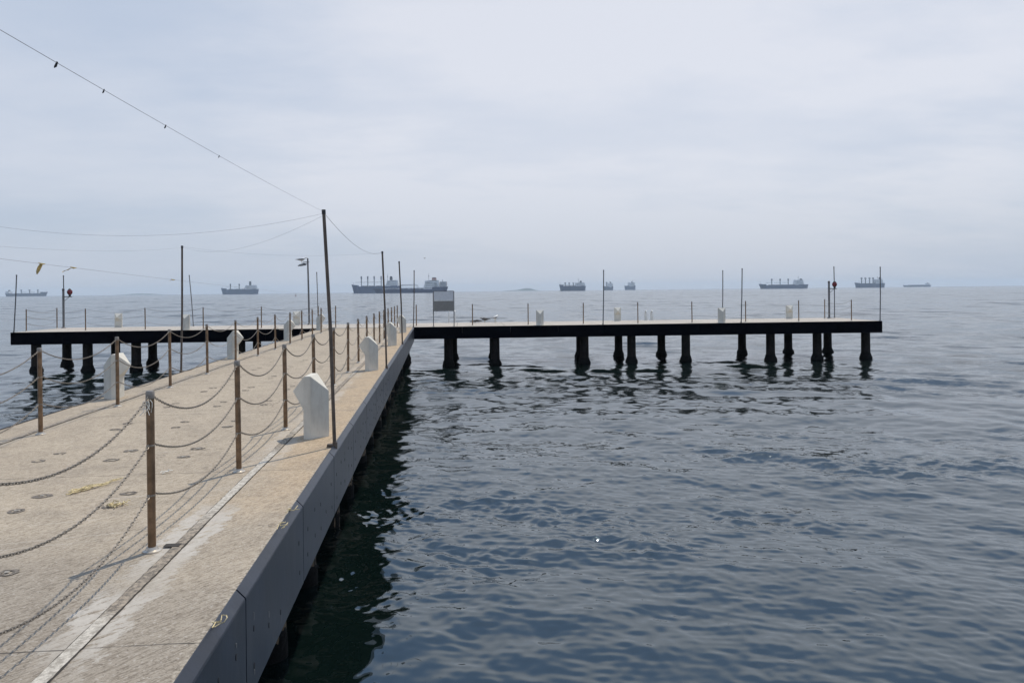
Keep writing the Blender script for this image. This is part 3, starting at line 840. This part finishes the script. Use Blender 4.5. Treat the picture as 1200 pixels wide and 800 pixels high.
scrap((-2.60,7.08,DECK), rad(-38), .22, .006, 3, 5, 'string', 'frayed_rope', 'thin white string scrap on the deck behind the nearest post', 'rope')
for i, (y, nme) in enumerate(((3.83,'nearest the viewer'), (5.35,'middle of three'), (5.78,'with a long curled tail'))):
    rr = random.Random(20+i); b = MB()
    for k in range(4):
        p = Vector((RX-.05+rr.gauss(0,.015), y+rr.gauss(0,.03), DECK+.02)); pts = [p]
        for q in range(4): pts.append(pts[-1]+Vector((rr.uniform(-.015,.03), rr.gauss(0,.025), rr.uniform(-.008,.016))))
        b.tube(pts, .003, 5)
    o = b.build('rope_end', M['straw'], smooth=True); tag(o, f'pale frayed rope end caught on the panel edge, {nme}', 'rope', 'frayed rope ends on the panel edge')

# ------------------------------------------------------------------ ships at anchor
SM = dict(
    grey=simple('hull_slate', (.06,.09,.18), .55, scale=.05, var=.12), blue=simple('hull_navy', (.012,.03,.11), .5, scale=.05, var=.15),
    dark=simple('hull_dark', (.03,.05,.12), .55, scale=.05, var=.15),
    white=simple('ship_white', (.80,.81,.82), .5, scale=.1, var=.08), glass=simple('ship_window_band', (.05,.06,.08), .3),
    deck=simple('ship_deck', (.16,.15,.15), .8, scale=.1), gear=simple('ship_gear', (.17,.18,.21), .6, scale=.2),
    palegear=simple('ship_pale_gear', (.42,.43,.45), .6, scale=.2), red=simple('funnel_red', (.28,.15,.13), .5, scale=.2), fblack=simple('funnel_black', (.03,.03,.035), .5))
def ship(name, pl, pr, Z, bow, hull, hm, hb, hp, sup, cranes, funnel, mast, label, cat, turn=0., fmat='fblack', extra=None, supmat='white'):
    """pixel heights are turned into metres at the ship's own distance; +x is the bow"""
    k = Z/880; Lm = (pr-pl)*k/math.cos(rad(turn)); B = Lm*.155
    d = (-rwd if bow == 'left' else rwd); ang = math.atan2(d.y, d.x)+rad(turn)
    r = empty(name, far((pl+pr)/2, Z), ang)
    H, HB, HP = hm*k, hb*k, hp*k
    st = [(-.5,.62,HP),(-.47,.8,HP),(-.40,.96,HP),(-.30,1,HP),(-.295,1,H),(0,1,H),(.3,.98,H),(.36,.90,H),(.365,.89,HB),(.42,.66,HB*1.02),(.46,.38,HB*1.05),(.5,.04,HB*1.09)]
    vs = []; fs = []
    for t, w, h in st:
        ww = w*B/2; rake = 0 if t < .36 else -(t-.36)/.14*.045*Lm; sr = .02*Lm if t < -.46 else 0
        wl = ww*(.55 if t > .4 else .92)
        vs += [(t*Lm+rake+sr, -wl, -2), (t*Lm+rake*.8+sr, -wl, .25*h), (t*Lm, -ww, h), (t*Lm, ww, h), (t*Lm+rake*.8+sr, wl, .25*h), (t*Lm+rake+sr, wl, -2)]
    for i in range(len(st)-1):
        for j in range(6): fs.append((i*6+j, i*6+(j+1)%6, (i+1)*6+(j+1)%6, (i+1)*6+j))
    e = (len(st)-1)*6; fs += [tuple(range(6)), tuple(range(e,e+6))[::-1]]
    b = MB(); b.add(vs, fs); b.build('hull', SM[hull], r)
    # hatch covers
    for q in range(4):
        x0 = (-.26+.145*q)*Lm; b = MB(); b.box(x0, x0+.115*Lm, -B*.32, B*.32, H-.2, H+.55*k+.6); b.build('hatch', SM['gear'], r)
    # accommodation block: tiers, bridge with wings, window bands
    s0, s1, top = sup; X0, X1, T = s0*Lm, s1*Lm, top*k; base = HP if s1 <= -.28 else H
    tiers = 4; b = MB()
    for q in range(tiers):
        i = q*.04*(X1-X0); z0 = base-.1+(T-base)*q/tiers; z1 = base+(T-base)*(q+1)/tiers
        b.box(X0+i*.6, X1-i, -B*(.44-.02*q), B*(.44-.02*q), z0, z1+.02)
    zb = base+(T-base)*.78
    b.box(X1-.35*(X1-X0), X1-.1*(X1-X0), -B*.52, B*.52, zb, zb+(T-base)*.14)
    so = b.build('superstructure', SM[supmat], r)
    b = MB()
    for q in range(tiers):
        i = q*.04*(X1-X0); z = base+(T-base)*(q+.55)/tiers; hh = (T-base)*.045; w = B*(.44-.02*q)+.12
        b.box(X0+i*.6+.12*(X1-X0), X1-i-.1*(X1-X0), -w, w, z, z+hh); b.box(X1-i-.3, X1-i+.12, -w*.9, w*.9, z, z+hh)
    b.build('window_band', SM['glass'], so)
    fx, fw, ft = funnel; b = MB(); a = fx*Lm; w = fw*Lm/2
    zt = ft*k; b.prism([(a-w,base),(a+w,base),(a+w*.7,zt),(a-w*.9,zt)], -B*.14, B*.14); fo = b.build('funnel', SM[fmat], r)
    b = MB(); b.box(a-w*.75, a+w*.55, -B*.11, B*.11, zt, zt+.06*(zt-base)); b.build('funnel_rim', SM['fblack'], fo)
    mx, mt = mast; b = MB(); b.tube([(mx*Lm,0,T-.5),(mx*Lm,0,mt*k)], [.55,.3], 6); b.tube([(mx*Lm,-B*.2,T+(mt*k-T)*.5),(mx*Lm,B*.2,T+(mt*k-T)*.5)], .25, 5)
    b.box(mx*Lm-1.6, mx*Lm+1.6, -.3,.3, T+(mt*k-T)*.55, T+(mt*k-T)*.62); b.build('mast', SM['gear'], r)
    b = MB(); b.tube([(.46*Lm,0,HB),(.46*Lm,0,HB+3.2*k)], .3, 5); b.build('foremast', SM['gear'], r)
    cw = .55*k
    for cx, ct in cranes:
        x = cx*Lm; z = ct*k; b = MB(); b.tube([(x,0,H),(x,0,z*.8+H*.2)], cw, 8); b.box(x-cw*1.3, x+cw*1.3, -cw*1.2, cw*1.2, z*.72+H*.28, z)
        b.tube([(x+cw,0,H+(z-H)*.42),(x+.125*Lm,0,H+(z-H)*.40)], cw*.35, 6); b.build('deck_crane', SM['gear'], r)
    if extra: extra(r, Lm, B, k, H, HP)
    tag(r, label, cat, 'ships at anchor on the horizon')
    return r
def tanker_extra(r, Lm, B, k, H, HP):
    b = MB(); b.box(-.17*Lm, .36*Lm, -B*.3, B*.3, H-.1, H+1.6*k); b.build('cargo_trunk', SM['palegear'], r)
    b = MB(); z = H+5.2*k
    b.tube([(.12*Lm,0,z),(-.07*Lm,0,z+.3*k),(-.10*Lm,0,z-.9*k),(-.10*Lm,0,H)], .45*k, 6); b.tube([(.12*Lm,0,z),(.12*Lm,0,z-1.2*k),(-.09*Lm,0,z-1.5*k)], .25*k, 5); b.build('cargo_arm', SM['palegear'], r)
    b = MB()
    for q in range(14): x = (-.15+.035*q)*Lm; b.tube([(x,-B*.3,H),(x,-B*.3,H+2.3*k)], .2*k, 5)
    b.build('pipe_rack', SM['palegear'], r)
    b = MB(); b.box(-.485*Lm,-.40*Lm,-B*.4,B*.4,HP-.1,HP+6.0*k); b.tube([(-.43*Lm,0,HP+6*k),(-.43*Lm,0,HP+8.6*k)], .5*k, 6); b.build('aft_house', SM['palegear'], r)
    b = MB(); b.box(-.36*Lm,-.325*Lm,-B*.46,B*.46,HP-.1,HP+5.0*k); b.build('lifeboat_deck', SM['palegear'], r)
ship('cargo_ship', 7.5, 56, 3600, 'right', 'dark', 3.0, 4.6, 3.4, (-.49,-.39,6.0), [(-.14,7.8),(.06,7.8),(.26,7.8)], (-.43,.03,7.4), (-.40,7.2), 'pale cargo ship with three cranes at the far left of the horizon', 'ship')
ship('cargo_ship', 263, 299.5, 2900, 'left', 'grey', 5.6, 6.9, 6.0, (-.46,-.12,10.6), [(.02,12.3),(.25,12.3)], (-.27,.06,14.6), (-.30,16), 'stubby cargo ship with a tall bridge, alone in the open left of the lamp post', 'ship', 30)
ship('bulk_carrier', 412, 470, 2080, 'left', 'grey', 8.0, 9.6, 8.6, (-.46,-.20,15.), [(.30,20),(.17,20),(.04,20),(-.10,20)], (-.30,.06,19), (-.23,22.6), 'slate grey bulk carrier with four upright cranes overlapping the navy tanker', 'ship')
ship('tanker', 437, 525, 1900, 'left', 'blue', 4.3, 5.2, 6.8, (-.40,-.18,14.6), [], (-.315,.07,17.2), (-.245,23), 'navy blue tanker with a white aft bridge behind the sign board', 'ship', 0, 'red', tanker_extra)
ship('cargo_ship', 655, 686.5, 2700, 'left', 'dark', 5.4, 7.0, 5.8, (-.47,-.10,9.6), [(.27,10),(.12,9.6),(-.04,9.6)], (-.32,.07,11.4), (-.24,15.2), 'dark cargo ship nearest the island, between the sign board and the tall pole', 'ship', 20)
ship('cargo_ship', 705.5, 719, 3600, 'left', 'dark', 3.8, 4.6, 4.4, (-.45,-.05,8.4), [(.12,9.6)], (-.28,.1,9.6), (-.2,11), 'small stubby ship half hidden by a tall thin pole', 'ship', 55)
ship('cargo_ship', 730.5, 745.5, 3800, 'left', 'grey', 4.2, 4.8, 5.2, (-.42,.12,8.8), [], (-.22,.1,9.8), (-.28,12), 'small pale ship alone just right of the mid pole', 'ship', 50, supmat='white')
ship('bulk_carrier', 889, 946.5, 2700, 'left', 'grey', 4.1, 5.4, 4.8, (-.40,-.22,10.2), [(.23,11.6),(.06,11.6),(-.105,11.6)], (-.36,.045,11.2), (-.31,15), 'long slate bulk carrier with three cranes left of the red lantern', 'ship')
ship('bulk_carrier', 999, 1038.5, 3000, 'left', 'grey', 4.6, 5.6, 5.2, (-.42,-.18,9.8), [(.26,11.8),(.13,11.8),(-.01,11.8),(-.13,11.8)], (-.36,.06,11.8), (-.28,13.6), 'slate bulk carrier with four cranes behind the pier end pole', 'ship', 15)
ship('barge_carrier', 1058, 1090.5, 4600, 'left', 'dark', 1.8, 2.0, 2.0, (-.44,-.33,4.2), [], (-.40,.03,4.6), (-.38,5.4), 'low flat ship with a small stern bridge, rightmost on the horizon', 'ship')
by = empty('buoy', far(346.5, 860)); tag(by, 'small dark buoy far out on the water left of the lamp post', 'buoy')
b = MB(); b.lathe([(.7,-.4),(.9,.2),(.7,.7),(.25,.9)], 12); b.build('float', M['buoym'], by, True)
b = MB(); b.lathe([(.12,.85),(.1,2.2),(.35,2.25),(.35,2.6),(.05,2.8)], 10); b.build('topmark', M['black'], by, True)

# far islands, deep in the haze
def island(name, px0, px1, Z, hpx, seed, label=None):
    rr = random.Random(seed); k = Z/880; n = 40; m = 9; vs = []; fs = []
    for i in range(n+1):
        t = i/n
        prof = hpx(t)*k
        for j in range(m):
            s = j/(m-1)*2-1; c = far(px0+(px1-px0)*t, Z+s*(px1-px0)*k*.25)
            vs.append((c.x, c.y, prof*(1-s*s)*(1+.12*(rr.random()-.5))-1.))
    for i in range(n):
        for j in range(m-1): fs.append((i*m+j, (i+1)*m+j, (i+1)*m+j+1, i*m+j+1))
    b = MB(); b.add(vs, fs); o = b.build(name, M['hillm'], smooth=True); tag(o, kind='structure')
island('island_hill', 588, 634, 7000, lambda t: 3.2*math.exp(-((t-.66)/.2)**2)+1.0*math.exp(-((t-.3)/.25)**2), 3)
island('far_hill', 118, 212, 7050, lambda t: 1.5*math.exp(-((t-.5)/.3)**2)*max(0,math.sin(math.pi*t)), 4)

# ------------------------------------------------------------------ air
hz = MB(); hz.box(-7600,7600,-7600,7600,-3.0,62)
ho = hz.build('haze', []); tag(ho, kind='stuff')
hm = bpy.data.materials.new('sea_haze'); hm.use_nodes = True; nt = hm.node_tree; nt.nodes.clear()
out = nt.nodes.new('ShaderNodeOutputMaterial'); pv = nt.nodes.new('ShaderNodeVolumePrincipled')
pv.inputs['Color'].default_value = (.74,.87,1,1); pv.inputs['Density'].default_value = 1.15e-4; pv.inputs['Anisotropy'].default_value = .0
nt.links.new(pv.outputs[0], out.inputs['Volume']); ho.data.materials.append(hm)

# ------------------------------------------------------------------ sky, sun, camera
SKYLOC = (11.6,-2.2,0)
w = bpy.data.worlds.new('World'); S.world = w; w.use_nodes = True; nt = w.node_tree
bg = nt.nodes['Background']; bg.inputs['Strength'].default_value = .102
sky = N(nt, 'ShaderNodeTexSky', sky_type='NISHITA'); sky.sun_disc = False
sky.sun_elevation = SUN_EL; sky.sun_rotation = SUN_AZ; sky.dust_density = 3.; sky.air_density = 1.
tc = N(nt, 'ShaderNodeTexCoord').outputs['Generated']
sp_ = N(nt, 'ShaderNodeSeparateXYZ'); L(nt, tc, sp_.inputs[0]); zz = sp_.outputs[2]
den = math_(nt, 'ADD', math_(nt, 'MAXIMUM', zz, 0.), .14)
cx = math_(nt, 'DIVIDE', sp_.outputs[0], den); cy = math_(nt, 'DIVIDE', sp_.outputs[1], den)
cv = N(nt, 'ShaderNodeCombineXYZ'); L(nt, cx, cv.inputs[0]); L(nt, cy, cv.inputs[1]); cvo = cv.outputs[0]
n1 = noise(nt, mapping(nt, cvo, (.45,.60,1), loc=SKYLOC), 1., 5, .52)
n2 = noise(nt, mapping(nt, cvo, (1.7,2.6,1), (0,0,rad(14)), (4.,1.7,.5)), 1., 6, .58)
cl = math_(nt, 'ADD', math_(nt, 'MULTIPLY', n1, .7), math_(nt, 'MULTIPLY', n2, .3))
cl = smooth(nt, cl, .33, .62)
# one broad brighter sheet of cloud ahead and to the right, its rim broken by the same streaks
az, el = YAW+rad(9), rad(13)
dp = N(nt, 'ShaderNodeVectorMath', operation='DOT_PRODUCT'); L(nt, tc, dp.inputs[0]); dp.inputs[1].default_value = (math.sin(az)*math.cos(el), math.cos(az)*math.cos(el), math.sin(el))
sheet = smooth(nt, math_(nt,'ADD', dp.outputs['Value'], math_(nt,'MULTIPLY', math_(nt,'SUBTRACT', n2, .5), .10)), .84, .985)
cl = math_(nt, 'ADD', math_(nt,'MULTIPLY', cl, .62), math_(nt,'MULTIPLY', sheet, .62), clamp=True)
veil = mix(nt, cl, (5.3,6.1,7.5), (7.75,8.0,8.75))
# thinner and bluer veil low over the sea
low = smooth(nt, zz, .0, .16)
base = mix(nt, low, (5.5,6.2,7.35), veil)
base = mix(nt, smooth(nt, zz, .05, .28), mix(nt, .45, base, mix(nt, cl, (5.0,5.85,7.15), (7.0,7.3,8.2))), base)
# unseen sky above the frame set darker and bluer, to deepen the wavelet reflections
high = smooth(nt, zz, .36, .62)
base = mix(nt, high, base, (3.5,5.0,7.6))
skyc = mix(nt, .14, base, sky.outputs[0])
L(nt, skyc, bg.inputs['Color'])

sun = bpy.data.lights.new('Sun', 'SUN'); sun.energy = 3.0; sun.angle = rad(.55); sun.color = (1,.91,.77)
so = bpy.data.objects.new('Sun', sun); COL.objects.link(so)
sd = Vector((math.sin(SUN_AZ)*math.cos(SUN_EL), math.cos(SUN_AZ)*math.cos(SUN_EL), math.sin(SUN_EL)))
so.rotation_euler = (-sd).to_track_quat('-Z','Y').to_euler()

cam = bpy.data.cameras.new('Camera'); cam.sensor_width = 36; cam.lens = 880/1200*36; cam.clip_start = .05; cam.clip_end = 30000
co = bpy.data.objects.new('Camera', cam); COL.objects.link(co)
pt = 0.                        # level camera; the frame is the lower part of a taller picture
cam.shift_y = -59.6/1200
f_ = Vector((math.sin(YAW)*math.cos(pt), math.cos(YAW)*math.cos(pt), -math.sin(pt)))
r0 = f_.cross(Vector((0,0,1))).normalized(); u0 = r0.cross(f_); rl = .0104
r1 = r0*math.cos(rl) - u0*math.sin(rl); u1 = u0*math.cos(rl) + r0*math.sin(rl)
mw = Matrix.Identity(4)
for i in range(3): mw[i][0], mw[i][1], mw[i][2] = r1[i], u1[i], -f_[i]
mw[2][3] = CAMZ; co.matrix_world = mw
S.camera = co
S.view_settings.view_transform = 'Standard'; S.view_settings.look = 'None'; S.view_settings.gamma = 1; S.view_settings.exposure = 0
S.cycles.volume_bounces = 1; S.cycles.max_bounces = 8; S.cycles.use_denoising = True
S.cycles.sample_clamp_indirect = 6; S.cycles.caustics_reflective = False; S.cycles.caustics_refractive = False
